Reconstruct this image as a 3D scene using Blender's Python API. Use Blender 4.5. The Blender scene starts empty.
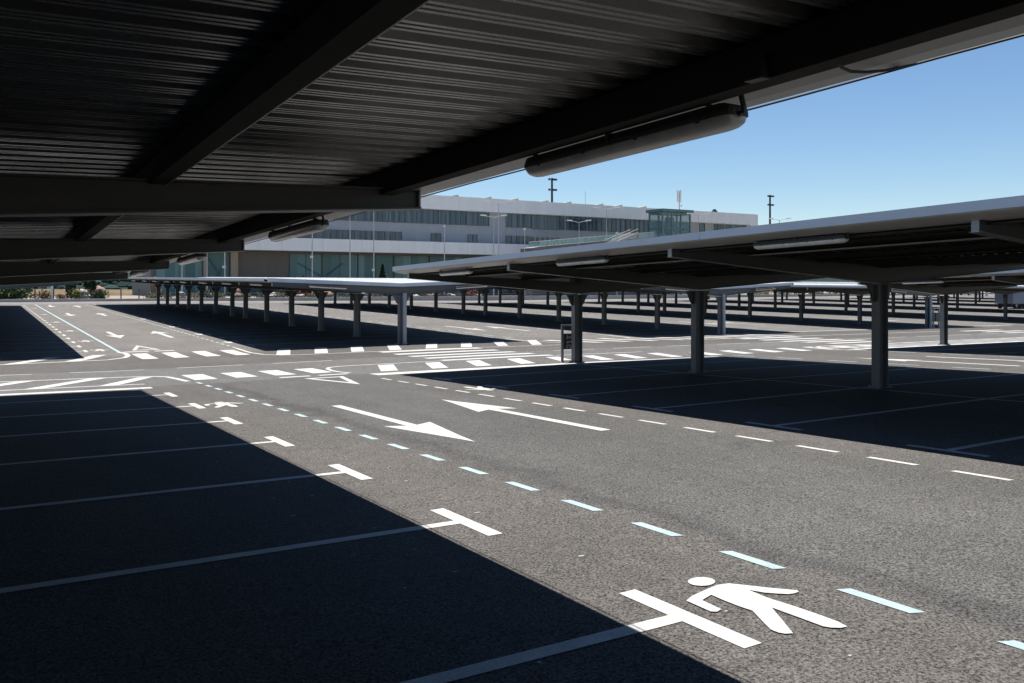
import bpy, bmesh, math, random
from mathutils import Vector, Matrix
from mathutils.geometry import tessellate_polygon
random.seed(7)
R = math.radians
S = bpy.context.scene
COL = S.collection

# ------------------------------------------------------------------ terrain heights
GY = [(-400, 1.232), (-40, 1.232), (0, 0), (22, -.678), (27, -.788), (32, -.838), (107, -.29), (400, -.29), (9000, -.29)]
FX = [(-9000, .3), (-60, .3), (-10, .135), (0, 0), (3.2, -.043), (15, -.045), (60, -.47), (400, -.47), (9000, -.47)]
def lerp(ks, x):
    if x <= ks[0][0]: return ks[0][1]
    for (a, va), (b, vb) in zip(ks, ks[1:]):
        if x <= b: return va + (vb - va) * (x - a) / (b - a)
    return ks[-1][1]
def h(x, y): return lerp(GY, y) + lerp(FX, x)
KX = [k[0] for k in FX]; KY = [k[0] for k in GY]

F, U0, V0, TH, EYE = 856., 512., 283., R(31.67), 1.67
def xat(u, Y):                      # plan position of a thing seen at column u when it stands on the line y = Y
    k = (u - U0) / F
    return Y * (math.sin(TH) + math.cos(TH) * k) / (math.cos(TH) - math.sin(TH) * k)
def depth(x, y): return x * math.sin(TH) + y * math.cos(TH)

# ------------------------------------------------------------------ mesh builder
class MB:
    def __init__(s): s.v = []; s.f = []
    def add(s, vs, fs):
        o = len(s.v); s.v += [tuple(p) for p in vs]; s.f += [tuple(i + o for i in q) for q in fs]; return s
    def box(s, x0, x1, y0, y1, z0, z1, fn=None):
        vs = [(x, y, z) for z in (z0, z1) for y in (y0, y1) for x in (x0, x1)]
        if fn: vs = [fn(*p) for p in vs]
        return s.add(vs, [(0, 2, 3, 1), (4, 5, 7, 6), (0, 1, 5, 4), (2, 6, 7, 3), (0, 4, 6, 2), (1, 3, 7, 5)])
    def prism(s, a, b):             # two matching closed loops joined
        n = len(a); vs = list(a) + list(b)
        fs = [(i, (i + 1) % n, n + (i + 1) % n, n + i) for i in range(n)]
        fs += [tuple(range(n))[::-1], tuple(range(n, 2 * n))]
        return s.add(vs, fs)
    def tube(s, pts, r, n=8, r2=None):
        pts = [Vector(p) for p in pts]; m = len(pts); base = len(s.v); r2 = r if r2 is None else r2
        vs = []
        for i, p in enumerate(pts):
            d = (pts[min(i + 1, m - 1)] - pts[max(i - 1, 0)]).normalized()
            a = d.cross(Vector((0, 0, 1)) if abs(d.z) < .9 else Vector((1, 0, 0))).normalized(); b = d.cross(a)
            rr = r + (r2 - r) * i / max(1, m - 1)
            for k in range(n):
                t = 2 * math.pi * k / n; vs.append(p + a * math.cos(t) * rr + b * math.sin(t) * rr)
        fs = [(i * n + k, i * n + (k + 1) % n, (i + 1) * n + (k + 1) % n, (i + 1) * n + k) for i in range(m - 1) for k in range(n)]
        fs += [tuple(range(n))[::-1], tuple(range((m - 1) * n, m * n))]
        return s.add(vs, fs)
    def build(s, name, mat, parent=None, loc=None, smooth=False):
        me = bpy.data.meshes.new(name); me.from_pydata(s.v, [], s.f)
        bm = bmesh.new(); bm.from_mesh(me); bmesh.ops.recalc_face_normals(bm, faces=bm.faces); bm.to_mesh(me); bm.free()
        if smooth:
            for p in me.polygons: p.use_smooth = True
        me.materials.append(mat)
        o = bpy.data.objects.new(name, me); COL.objects.link(o)
        if parent: o.parent = parent
        if loc: o.location = loc
        return o
def tag(o, label=None, cat=None, group=None, kind=None):
    if label: o['label'] = label
    if cat: o['category'] = cat
    if group: o['group'] = group
    if kind: o['kind'] = kind
    return o
def empty(name, loc, rz=0, **kw):
    o = bpy.data.objects.new(name, None); COL.objects.link(o); o.location = loc; o.rotation_euler = (0, 0, rz)
    o.empty_display_size = .3
    return tag(o, **kw)
def copy_tree(o, loc=None, parent=None):
    c = o.copy(); COL.objects.link(c); c.parent = parent
    if loc: c.location = loc
    for ch in list(o.children): copy_tree(ch, None, c)
    return c

# ------------------------------------------------------------------ materials
def mat(name, col, rough=.6, metal=0., spec=.5, var=0., vscale=3., bump=0., bscale=40., streak=0., coord='Position'):
    m = bpy.data.materials.new(name); m.use_nodes = True
    nt = m.node_tree; N = nt.nodes; L = nt.links; b = N['Principled BSDF']
    b.inputs['Roughness'].default_value = rough; b.inputs['Metallic'].default_value = metal
    b.inputs['Specular IOR Level'].default_value = spec
    b.inputs['Base Color'].default_value = (*col, 1)
    geo = N.new('ShaderNodeNewGeometry')
    if var:
        n = N.new('ShaderNodeTexNoise'); n.inputs['Scale'].default_value = vscale; n.inputs['Detail'].default_value = 6
        if streak:
            mp = N.new('ShaderNodeMapping'); mp.inputs['Scale'].default_value = (1, 1, streak); L.new(geo.outputs['Position'], mp.inputs['Vector']); L.new(mp.outputs[0], n.inputs['Vector'])
        else: L.new(geo.outputs['Position'], n.inputs['Vector'])
        r = N.new('ShaderNodeMapRange'); r.inputs['From Min'].default_value = .3; r.inputs['From Max'].default_value = .7
        r.inputs['To Min'].default_value = 1 - var; r.inputs['To Max'].default_value = 1 + var
        L.new(n.outputs[0], r.inputs['Value'])
        mx = N.new('ShaderNodeVectorMath'); mx.operation = 'SCALE'; mx.inputs[0].default_value = col
        L.new(r.outputs[0], mx.inputs['Scale']); L.new(mx.outputs[0], b.inputs['Base Color'])
        r2 = N.new('ShaderNodeMapRange'); r2.inputs['To Min'].default_value = max(0, rough - .12); r2.inputs['To Max'].default_value = min(1, rough + .12)
        L.new(n.outputs[0], r2.inputs['Value']); L.new(r2.outputs[0], b.inputs['Roughness'])
    if bump:
        n2 = N.new('ShaderNodeTexNoise'); n2.inputs['Scale'].default_value = bscale; n2.inputs['Detail'].default_value = 3
        L.new(geo.outputs['Position'], n2.inputs['Vector'])
        bp = N.new('ShaderNodeBump'); bp.inputs['Strength'].default_value = bump; bp.inputs['Distance'].default_value = .01
        L.new(n2.outputs[0], bp.inputs['Height']); L.new(bp.outputs[0], b.inputs['Normal'])
    return m

class NT:                            # tiny node-graph helper
    def __init__(s, m): s.t = m.node_tree; s.N = s.t.nodes; s.L = s.t.links
    def put(s, sock, v):
        if hasattr(v, 'is_output'): s.L.new(v, sock)
        else: sock.default_value = v
    def math(s, op, a, b=0., clamp=False):
        n = s.N.new('ShaderNodeMath'); n.operation = op; n.use_clamp = clamp; s.put(n.inputs[0], a); s.put(n.inputs[1], b); return n.outputs[0]
    def noise(s, vec, scale, detail=4, rough=.5):
        n = s.N.new('ShaderNodeTexNoise'); n.inputs['Scale'].default_value = scale; n.inputs['Detail'].default_value = detail
        n.inputs['Roughness'].default_value = rough; s.L.new(vec, n.inputs['Vector']); return n.outputs[0]
    def rng(s, v, a, b, c, d, smooth=False):
        n = s.N.new('ShaderNodeMapRange'); n.interpolation_type = 'SMOOTHSTEP' if smooth else 'LINEAR'
        s.L.new(v, n.inputs['Value'])
        for k, q in zip(('From Min', 'From Max', 'To Min', 'To Max'), (a, b, c, d)): n.inputs[k].default_value = q
        return n.outputs[0]
    def mix(s, f, a, b):
        n = s.N.new('ShaderNodeMix'); n.data_type = 'RGBA'; s.put(n.inputs[0], f)
        s.put(n.inputs[6], a if hasattr(a, 'is_output') else (*a, 1)); s.put(n.inputs[7], b if hasattr(b, 'is_output') else (*b, 1)); return n.outputs[2]
    def scale(s, c, f):
        n = s.N.new('ShaderNodeVectorMath'); n.operation = 'SCALE'; s.put(n.inputs[0], c); s.put(n.inputs['Scale'], f); return n.outputs[0]

def asphalt_mat():
    m = bpy.data.materials.new('asphalt'); m.use_nodes = True; g = NT(m); b = g.N['Principled BSDF']
    geo = g.N.new('ShaderNodeNewGeometry'); P = geo.outputs['Position']
    sx = g.N.new('ShaderNodeSeparateXYZ'); g.L.new(P, sx.inputs[0]); x, y = sx.outputs[0], sx.outputs[1]
    wob = g.rng(g.noise(P, 1.6, 4), .3, .7, -.16, .16)
    xw = g.math('ADD', x, wob); yw = g.math('ADD', y, g.rng(g.noise(P, .5, 3), .3, .7, -.15, .15))
    band = lambda v, a, b2, e: g.math('MULTIPLY', g.rng(v, a - e, a + e, 0, 1, True), g.rng(v, b2 - e, b2 + e, 1, 0, True))
    lane = g.math('MULTIPLY', band(xw, 4.52, 8.3, .09), g.rng(yw, 20.3, 21.5, 1, 0, True))
    edge = g.math('MULTIPLY', band(xw, 4.52, 4.78, .16), g.rng(yw, 19.5, 21.5, 1, 0, True))
    cross = band(yw, 20.9, 26.8, .08)
    cross2 = band(y, 26.72, 26.86, .03)
    col = g.mix(lane, (.0665, .0632, .0605), (.0620, .0612, .0598))
    col = g.mix(g.math('MULTIPLY', edge, .7), col, (.040, .0395, .039))
    col = g.mix(g.math('MULTIPLY', cross, .9), col, (.084, .0828, .0815))  # crossing's own greyer asphalt, with grazing-view brightness added to the colour
    col = g.mix(g.math('MULTIPLY', cross2, .6), col, (.042, .031, .028))
    # wheel tracks and blotches
    big = g.rng(g.noise(P, .35, 5, .6), .3, .7, .88, 1.12)
    mid = g.rng(g.noise(P, 5., 5, .6), .3, .7, .93, 1.07)
    mp = g.N.new('ShaderNodeMapping'); mp.inputs['Scale'].default_value = (1.6, .12, 1); g.L.new(P, mp.inputs[0])
    strk = g.rng(g.noise(mp.outputs[0], 1.3, 5, .6), .35, .7, 1.05, .93)
    st1 = g.rng(g.noise(P, 58., 3, .75), .36, .64, .22, 1.78)
    st2 = g.rng(g.noise(P, 19., 4, .8), .34, .66, .84, 1.16)
    vor = g.N.new('ShaderNodeTexVoronoi'); vor.inputs['Scale'].default_value = 60; g.L.new(P, vor.inputs['Vector'])
    pit = g.rng(vor.outputs['Distance'], .05, .32, .12, 1)
    pitn = g.math('MAXIMUM', pit, g.rng(g.noise(P, 30., 2), .42, .52, 0, 1))
    stone = g.rng(g.noise(P, 95., 1), .64, .70, 0, 1)
    f = g.math('MULTIPLY', g.math('MULTIPLY', big, mid), g.math('MULTIPLY', g.math('MULTIPLY', st1, st2), g.math('MULTIPLY', strk, pitn)))
    col = g.scale(col, f)
    col = g.mix(g.math('MULTIPLY', stone, .55), col, (.17, .16, .15))
    far = g.rng(yw, 31.5, 34, 1, 1.5, True)  # far lot paler: grazing-view brightness put into the colour
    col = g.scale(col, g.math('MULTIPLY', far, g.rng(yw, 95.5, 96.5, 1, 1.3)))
    oil = g.math('MULTIPLY', g.rng(g.noise(P, .9, 3, .5), .66, .76, 0, 1), .35)
    col = g.mix(oil, col, (.022, .022, .022))
    g.L.new(col, b.inputs['Base Color']); b.inputs['Roughness'].default_value = .85; b.inputs['Specular IOR Level'].default_value = .05
    bp = g.N.new('ShaderNodeBump'); bp.inputs['Strength'].default_value = .55; bp.inputs['Distance'].default_value = .006
    g.L.new(g.noise(P, 120., 3, .7), bp.inputs['Height']); g.L.new(bp.outputs[0], b.inputs['Normal'])
    return m
def paint_mat(name, col, worn=.5):
    m = bpy.data.materials.new(name); m.use_nodes = True; g = NT(m); b = g.N['Principled BSDF']
    geo = g.N.new('ShaderNodeNewGeometry'); P = geo.outputs['Position']
    dirt = g.rng(g.noise(P, 4., 5, .65), .3, .75, 1.06, .78)
    fine = g.rng(g.noise(P, 60., 3, .7), .32, .68, .78, 1.12)
    c = g.scale((*col,), g.math('MULTIPLY', dirt, fine))
    vor = g.N.new('ShaderNodeTexVoronoi'); vor.inputs['Scale'].default_value = 70; g.L.new(P, vor.inputs['Vector'])
    hole = g.math('MULTIPLY', g.rng(vor.outputs['Distance'], .12, .26, 1, 0), g.rng(g.noise(P, 9., 3), .42, .6, 0, 1))
    c = g.mix(g.math('MULTIPLY', hole, worn), c, (.06, .055, .052))
    g.L.new(c, b.inputs['Base Color']); b.inputs['Roughness'].default_value = .75; b.inputs['Specular IOR Level'].default_value = .3
    bp = g.N.new('ShaderNodeBump'); bp.inputs['Strength'].default_value = .3; bp.inputs['Distance'].default_value = .004
    g.L.new(g.noise(P, 120., 3, .7), bp.inputs['Height']); g.L.new(bp.outputs[0], b.inputs['Normal'])
    return m
def facade_mat(name, col, sx_, sz_, dark=.8, rough=.6):     # panel joints in x and z
    m = bpy.data.materials.new(name); m.use_nodes = True; g = NT(m); b = g.N['Principled BSDF']
    geo = g.N.new('ShaderNodeNewGeometry'); P = geo.outputs['Position']
    sp = g.N.new('ShaderNodeSeparateXYZ'); g.L.new(P, sp.inputs[0])
    jx = g.rng(g.math('FRACT', g.math('DIVIDE', sp.outputs[0], sx_)), .0, .03, 0, 1)
    jz = g.rng(g.math('FRACT', g.math('DIVIDE', sp.outputs[2], sz_)), .0, .04, 0, 1)
    j = g.rng(g.math('MULTIPLY', jx, jz), 0, 1, dark, 1)
    mp = g.N.new('ShaderNodeMapping'); mp.inputs['Scale'].default_value = (.6, .6, .12); g.L.new(P, mp.inputs[0])
    d = g.rng(g.noise(mp.outputs[0], 1., 5, .6), .3, .7, .93, 1.06)
    g.L.new(g.scale((*col,), g.math('MULTIPLY', j, d)), b.inputs['Base Color']); b.inputs['Roughness'].default_value = rough
    return m
def glass_mat(name, col, col2, bay=1.2, rough=.06, spec=.8):         # dark glazing with uneven blinds behind it
    m = bpy.data.materials.new(name); m.use_nodes = True; g = NT(m); b = g.N['Principled BSDF']
    geo = g.N.new('ShaderNodeNewGeometry'); P = geo.outputs['Position']
    sp = g.N.new('ShaderNodeSeparateXYZ'); g.L.new(P, sp.inputs[0])
    cell = g.math('FLOOR', g.math('DIVIDE', sp.outputs[0], bay))
    wn = g.N.new('ShaderNodeTexWhiteNoise'); wn.noise_dimensions = '1D'; g.L.new(cell, wn.inputs['W'])
    c = g.mix(g.rng(wn.outputs[0], .3, 1, 0, 1), col, col2)
    g.L.new(c, b.inputs['Base Color']); b.inputs['Roughness'].default_value = rough; b.inputs['Specular IOR Level'].default_value = spec
    return m

M = {}
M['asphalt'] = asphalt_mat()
M['white'] = paint_mat('white road paint', (.35, .346, .336))
M['blue'] = paint_mat('pale blue road paint', (.24, .31, .33), .3)
M['steel'] = mat('grey painted steel', (.095, .095, .092), .45, 0, .4, .10, 6)
M['post'] = mat('post paint', (.15, .156, .168), .38, 0, .5, .14, 5, streak=.25)
def shaded_underside_mat():
    m = bpy.data.materials.new('shade-toned roof underside'); m.use_nodes = True; g = NT(m); b = g.N['Principled BSDF']
    geo = g.N.new('ShaderNodeNewGeometry'); P = geo.outputs['Position']
    sp = g.N.new('ShaderNodeSeparateXYZ'); g.L.new(P, sp.inputs[0])
    wn = g.N.new('ShaderNodeTexWhiteNoise'); wn.noise_dimensions = '1D'; g.L.new(g.math('FLOOR', g.math('DIVIDE', g.math('ADD', sp.outputs[1], 40.05), 1.0)), wn.inputs['W'])   # one tone per lapped sheet
    mp = g.N.new('ShaderNodeMapping'); mp.inputs['Scale'].default_value = (.5, 7, 1); g.L.new(P, mp.inputs[0])
    st = g.noise(mp.outputs[0], 2.2, 6, .65); dust = g.noise(P, 1.1, 5, .6)
    f = g.math('MULTIPLY', g.rng(wn.outputs[0], 0, 1, .72, 1.28), g.math('MULTIPLY', g.rng(st, .3, .7, .72, 1.28), g.rng(dust, .3, .7, .85, 1.15)))
    g.L.new(g.scale((.125, .123, .117), f), b.inputs['Base Color']); b.inputs['Metallic'].default_value = .4  # underside of the pale sheet, shade put into its darker colour
    g.L.new(g.rng(st, .3, .7, .13, .34), b.inputs['Roughness'])
    return m
M['sheet'] = shaded_underside_mat()
M['rooftop'] = mat('pale roof sheet', (.50, .51, .52), .45, 0, .5, .08, .8)
M['purlin'] = mat('dark purlin steel', (.046, .045, .042), .85, 0, .08, .15, 6)
M['pipe'] = mat('grey downpipe', (.30, .32, .35), .35, .1, .5, .06, 4)
M['soffit'] = mat('gutter sheet', (.33, .325, .315), .4, 0, .5, .08, 2)
M['trim'] = mat('light grey trim', (.58, .60, .64), .38, 0, .5, .06, 2)
M['tray'] = mat('lamp tray', (.045, .045, .043), .5, 0, .5, .1, 9)
M['diff'] = mat('lamp cover', (.62, .62, .60), .18, 0, .5, .12, 9)
M['black'] = mat('black rubber', (.02, .02, .02), .6)
M['darkmetal'] = mat('dark metal', (.035, .04, .045), .45, .2)
M['galv'] = mat('galvanised pole', (.42, .43, .45), .4, .3, .5, .06, 3)
M['lampwhite'] = mat('white lamp head', (.6, .6, .59), .35)
M['grass'] = mat('dry grass', (.105, .083, .056), 1, 0, 0, .4, .08)
M['gravel'] = mat('pale gravel', (.19, .172, .145), 1, 0, 0, .2, .6)
M['concrete'] = mat('pavement concrete', (.42, .40, .375), .85, 0, .3, .12, .8)
M['kerb'] = mat('kerb stone', (.40, .39, .375), .85, 0, .3, .12, 2)
M['hill'] = mat('scrub hills', (.020, .030, .030), 1, 0, 0, .8, .12)  # bluish tone stands in for haze over the distance
M['bark'] = mat('bark', (.10, .07, .05), .9, 0, .2, .2, 6)
M['parapet'] = facade_mat('parapet cladding', (.74, .75, .76), 2.4, 40, .93)
M['wall'] = facade_mat('facade panels', (.31, .325, .35), 2.4, 1.6, .86)
M['bandm'] = facade_mat('band cladding', (.74, .76, .80), 7.2, 40, .8)
M['darkwall'] = facade_mat('dark ribbed wall', (.145, .14, .14), .6, 40, .82)
M['beige'] = mat('beige pier', (.40, .35, .30), .8, 0, .3, .06, 1)
M['glass'] = glass_mat('blue glazing', (.015, .035, .06), (.065, .10, .145), .34, .12)
M['teal'] = glass_mat('teal glazing', (.07, .17, .20), (.17, .32, .38), 1.6, .2, .3)
M['bluewall'] = mat('pale blue glazing', (.10, .17, .28), .2, 0, .6, .1, .5)
M['mull'] = mat('mullion', (.09, .10, .12), .4)
M['teelframe'] = mat('teal steel frame', (.09, .17, .18), .4)
M['roofcream'] = mat('cream roof', (.36, .34, .31), .7)
M['stair'] = mat('pale stair', (.36, .36, .35), .6)
M['rockw'] = mat('pale rock', (.28, .265, .24), .9, 0, .2, .15, 2, .4, 8)
M['rockp'] = mat('pinkish rock', (.19, .13, .11), .9, 0, .2, .2, 2, .4, 8)
M['van'] = mat('van paint', (.30, .34, .42), .35, 0, .5, .04, 2)
M['cardark'] = mat('dark car paint', (.018, .022, .035), .2, 0, .6)
M['carglass'] = mat('car glass', (.01, .012, .015), .05, 0, .8)
M['yellow'] = mat('yellow paint', (.80, .50, .02), .5)
M['orange'] = mat('orange paint', (.85, .38, .05), .5)
M['red'] = mat('red paint', (.60, .03, .03), .5)
M['fleck'] = mat('faded fleck', (.2, .2, .2), .8)
def leaf_mat(name, col):
    m = bpy.data.materials.new(name); m.use_nodes = True; g = NT(m); b = g.N['Principled BSDF']
    geo = g.N.new('ShaderNodeNewGeometry')
    f = g.rng(geo.outputs['Random Per Island'], 0, 1, .55, 1.5)
    g.L.new(g.scale((*col,), f), b.inputs['Base Color']); b.inputs['Roughness'].default_value = .7; b.inputs['Specular IOR Level'].default_value = .25
    return m
M['leaf_green'] = leaf_mat('green leaves', (0.035, 0.065, 0.024))
M['leaf_dark'] = leaf_mat('dark leaves', (.018, .032, .016))
M['leaf_lime'] = leaf_mat('yellow green leaves', (0.1, 0.115, 0.03))
M['leaf_tan'] = leaf_mat('dry leaves', (0.14, 0.1, 0.06))
M['leaf_far'] = leaf_mat('far trees', (.022, .036, .032)); M['leaf_far'].node_tree.nodes['Principled BSDF'].inputs['Specular IOR Level'].default_value = 0
M['leaf_red'] = leaf_mat('red leaves', (0.13, 0.025, 0.03))

# ------------------------------------------------------------------ ground sheets
def sheet(name, x0, x1, y0, y1, dz, m, extra_x=(), extra_y=(), **kw):
    xs = sorted({x0, x1} | {k for k in list(KX) + list(extra_x) if x0 < k < x1})
    ys = sorted({y0, y1} | {k for k in list(KY) + list(extra_y) if y0 < k < y1})
    b = MB(); n = len(xs)
    vs = [(x, y, h(x, y) + dz) for y in ys for x in xs]
    fs = [(j * n + i, j * n + i + 1, (j + 1) * n + i + 1, (j + 1) * n + i) for j in range(len(ys) - 1) for i in range(n - 1)]
    b.add(vs, fs); o = b.build(name, m); tag(o, kind='structure', **kw); return o
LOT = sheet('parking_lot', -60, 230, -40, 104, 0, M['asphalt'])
sheet('terrain', -7000, 8000, -400, 8500, -.05, M['grass'])
sheet('pavement', -60, 260, 104.2, 108.2, .10, M['concrete'])
b = MB(); b.box(-60, 260, 104.0, 104.2, -.5, .125, lambda x, y, z: (x, y, h(x, y) + z) if z > 0 else (x, y, -1.6)); tag(b.build('kerb', M['kerb']), kind='structure')
sheet('gravel_path', -200, 260, 120, 150, -.01, M['gravel'])
# distant hills
b = MB(); n = 150; rows = [(330, 0), (480, .05), (1000, .12), (1700, .28), (2300, .55), (3200, 1), (4600, 0)]
vs = []
for (d, f) in rows:
    for i in range(n + 1):
        a = R(-60 + 150 * i / n)
        hh = (40 + 11 * math.sin(i * .21) + 8 * math.sin(i * .53 + 1) + 5 * math.sin(i * 1.27 + 2) + 2.5 * math.sin(i * 2.9)) * f * 1.15
        vs.append((math.sin(a) * d, math.cos(a) * d, -.8 + hh + (random.random() * 4 * f)))
fs = [(j * (n + 1) + i, j * (n + 1) + i + 1, (j + 1) * (n + 1) + i + 1, (j + 1) * (n + 1) + i) for j in range(len(rows) - 1) for i in range(n)]
b.add(vs, fs); tag(b.build('hills', M['hill'], smooth=True), kind='structure')

# ------------------------------------------------------------------ painted markings (parts of the lot)
def clip(poly, ax, c, keep_low):
    out = []
    for i in range(len(poly)):
        p, q = poly[i], poly[(i + 1) % len(poly)]
        dp, dq = (p[ax] - c), (q[ax] - c)
        if keep_low: dp, dq = -dp, -dq
        if dp >= 0: out.append(p)
        if dp * dq < 0:
            t = dp / (dp - dq); out.append((p[0] + t * (q[0] - p[0]), p[1] + t * (q[1] - p[1])))
    return out
def split(poly):
    ps = [poly]
    for ax, ks in ((0, KX), (1, KY)):
        for k in ks:
            nx = []
            for p in ps:
                lo, hi = min(q[ax] for q in p), max(q[ax] for q in p)
                if lo < k - 1e-6 and hi > k + 1e-6:
                    for side in (True, False):
                        c = clip(p, ax, k, side)
                        if len(c) > 2: nx.append(c)
                else: nx.append(p)
            ps = nx
    return ps
def paint(name, polys, m='white', label=None, dz=.004, kind=None):
    b = MB()
    for poly in polys:
        if len(poly) > 4 or m == 'tri':
            vv = [Vector((p[0], p[1], 0)) for p in poly]
            tris = [[poly[i] for i in t] for t in tessellate_polygon([vv])]
        else: tris = [poly]
        for t in tris:
            for c in split(t):
                ar = sum(c[i][0] * c[(i + 1) % len(c)][1] - c[(i + 1) % len(c)][0] * c[i][1] for i in range(len(c)))
                if abs(ar) < 1e-7: continue
                if ar < 0: c = c[::-1]
                b.add([(x, y, h(x, y) + dz) for x, y in c], [tuple(range(len(c)))])
    me = bpy.data.meshes.new(name); me.from_pydata(b.v, [], b.f); me.materials.append(M[m])
    o = bpy.data.objects.new(name, me); COL.objects.link(o); o.parent = LOT
    return tag(o, label=label, kind=kind)
rect = lambda x0, x1, y0, y1: [(x0, y0), (x1, y0), (x1, y1), (x0, y1)]
def stroke(pts, w):
    out = []; pts = [Vector(p) for p in pts]; nn = []
    for i, p in enumerate(pts):
        d = (pts[min(i + 1, len(pts) - 1)] - pts[max(i - 1, 0)]).normalized(); nn.append(Vector((-d.y, d.x)) * w / 2)
    for i in range(len(pts) - 1):
        out.append([tuple(pts[i] - nn[i]), tuple(pts[i + 1] - nn[i + 1]), tuple(pts[i + 1] + nn[i + 1]), tuple(pts[i] + nn[i])])
    return out
def skew(p, s): return [(x + s * y, y) for x, y in p]

# pedestrian lane dashes beside the two-way lane, pale blue; nearest ones slanted at the ends
def dash(x, y0, y1, w, sl=.04): return [(x - w / 2, y0 + sl), (x + w / 2, y0 - sl), (x + w / 2, y1 - sl), (x - w / 2, y1 + sl)]
for k in range(-2, 21):
    y1 = 2.335 + .9485 * k
    paint('lane_dash', [dash(4.33, y1 - .475, y1, .085, .02)], 'blue', 'short pale blue dash beside the walking lane' if k == 1 else None)
for k in range(-6, 16):
    y1 = 4.93 + .955 * k
    if y1 < 20.4: paint('lane_dash', [dash(8.18, y1 - .57, y1, .075, .01)], 'white')
# parking bays under the overhead canopy
for k in range(-4, 7):
    yc = 3.49 + 2.515 * k
    if yc > 19: continue
    paint('bay_marking', [rect(3.19, 3.315, yc - .5, yc + .48), rect(-9, 3.19, yc - .06, yc + .05)], 'white')
# parking bays under the canopy right of the lane
for k in range(-6, 6):
    yc = 5.63 + 2.49 * k
    paint('bay_marking', [rect(9.16, 9.27, yc - .48, yc + .48), rect(9.27, 20.35, yc - .05, yc + .05), rect(20.35, 20.46, yc - .48, yc + .48)], 'white')
paint('bay_centre_line', [rect(14.4, 14.5, -9, 20)], 'white', dz=.006)
for k in range(-3, 6):
    yc = 5.63 + 2.49 * k
    paint('bay_marking', [rect(27.5, 27.61, yc - .48, yc + .48), rect(27.61, 38.9, yc - .05, yc + .05)], 'white')
# far bays
ROWS = [-2.69, 14.84] + [14.84 + 18.42 * k for k in range(1, 8)]
for ri, X in enumerate(ROWS[:5]):
    lo, hi = X - 5.64, X + 5.64
    if ri == 0: hi = X + 5.95
    for k in range(0, 24 if ri < 2 else 8):
        yc = 35.3 + 2.5 * k
        paint('bay_marking', [rect(lo, lo + .12, yc - .5, yc + .5), rect(lo + .12, hi - .12, yc - .05, yc + .05), rect(hi - .12, hi, yc - .5, yc + .5)], 'white')
# lane edge lines of the far aisles
paint('edge_line', [rect(4.16, 4.27, 34.2, 95)], 'blue', 'long pale blue edge line of the far aisle')
fd = [dash(8.38, 34.2 + .95 * k, 34.68 + .95 * k, .09, .01) for k in range(62)]
paint('edge_line', fd, 'blue', 'dashed pale blue edge line of the far aisle')
for X in ROWS[1:6]:
    a, c = X + 6.35, X + 18.42 - 6.35
    pp = [rect(a - .05, a + .05, 34.2 + 1.9 * k, 35.2 + 1.9 * k) for k in range(30)] + [rect(c - .05, c + .05, 34.2 + 1.9 * k, 35.2 + 1.9 * k) for k in range(30)]
    if X < 20: pp += [rect(a - .05, a + .05, 19.4 - 1.9 * k, 20.4 - 1.9 * k) for k in range(12)] + [rect(c - .05, c + .05, 19.4 - 1.9 * k, 20.4 - 1.9 * k) for k in range(12)]
    paint('edge_line', pp, 'blue')
# direction arrows
def arrow(x, tail, tip, w=.165, hw=.37, hl=2.0):
    s = 1 if tip > tail else -1; b_ = tip - s * hl
    return [(x - w / 2, tail), (x + w / 2, tail), (x + w / 2, b_ + s * .12), (x + hw, b_ - s * .05), (x + .09, tip - s * .55), (x, tip), (x - .09, tip - s * .55), (x - hw, b_ - s * .05), (x - w / 2, b_ + s * .12)]
paint('direction_arrow', [arrow(5.27, 14.45, 9.42)], 'white', 'white arrow pointing towards the viewer in the near lane')
paint('direction_arrow', [arrow(7.17, 9.2, 14.1)], 'white', 'white arrow pointing away from the viewer in the near lane')
for (x, t, p, lb) in ((5.25, 47, 42, 'far arrow pointing towards the crossing'), (7.3, 41.3, 46.6, 'far arrow pointing away from the crossing'), (5.25, 72, 67, None), (7.3, 66, 71, None), (5.25, 92, 87, None), (7.3, 85, 90, None),
                  (23.1, 45, 40, None), (25.2, 39, 44, None), (22.9, 12, 17, None), (25.1, 16, 11, None), (41.5, 45, 40, None), (43.6, 39, 44, None), (60, 45, 40, None)):
    paint('direction_arrow', [arrow(x, t, p, .2, .42)], 'white', lb)
# give-way triangles
def tri(x0, x1, yb, yt, w=.16):
    xm = (x0 + x1) / 2; s = 1 if yt > yb else -1
    o = [(x0, yb), (x1, yb), (xm, yt)]; i = [(x0 + w * 1.05, yb + s * w * 1.2), (x1 - w * 1.05, yb + s * w * 1.2), (xm, yt - s * w * 4.2)]
    return [[o[k], o[(k + 1) % 3], i[(k + 1) % 3], i[k]] for k in range(3)]
paint('give_way_triangle', tri(6.68, 7.68, 20.55, 18.1), 'white', 'white give way triangle before the near crosswalk')
paint('give_way_triangle', tri(4.72, 5.72, 34.75, 37.2), 'white', 'white give way triangle beyond the far crosswalk')
paint('give_way_line', [rect(6.29, 7.07, 21.14, 21.38), rect(7.3, 8.08, 21.14, 21.38)], 'white')
paint('give_way_line', [rect(4.35, 5.2, 34.0, 34.28), rect(5.4, 6.1, 33.95, 34.22)], 'white')
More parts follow.
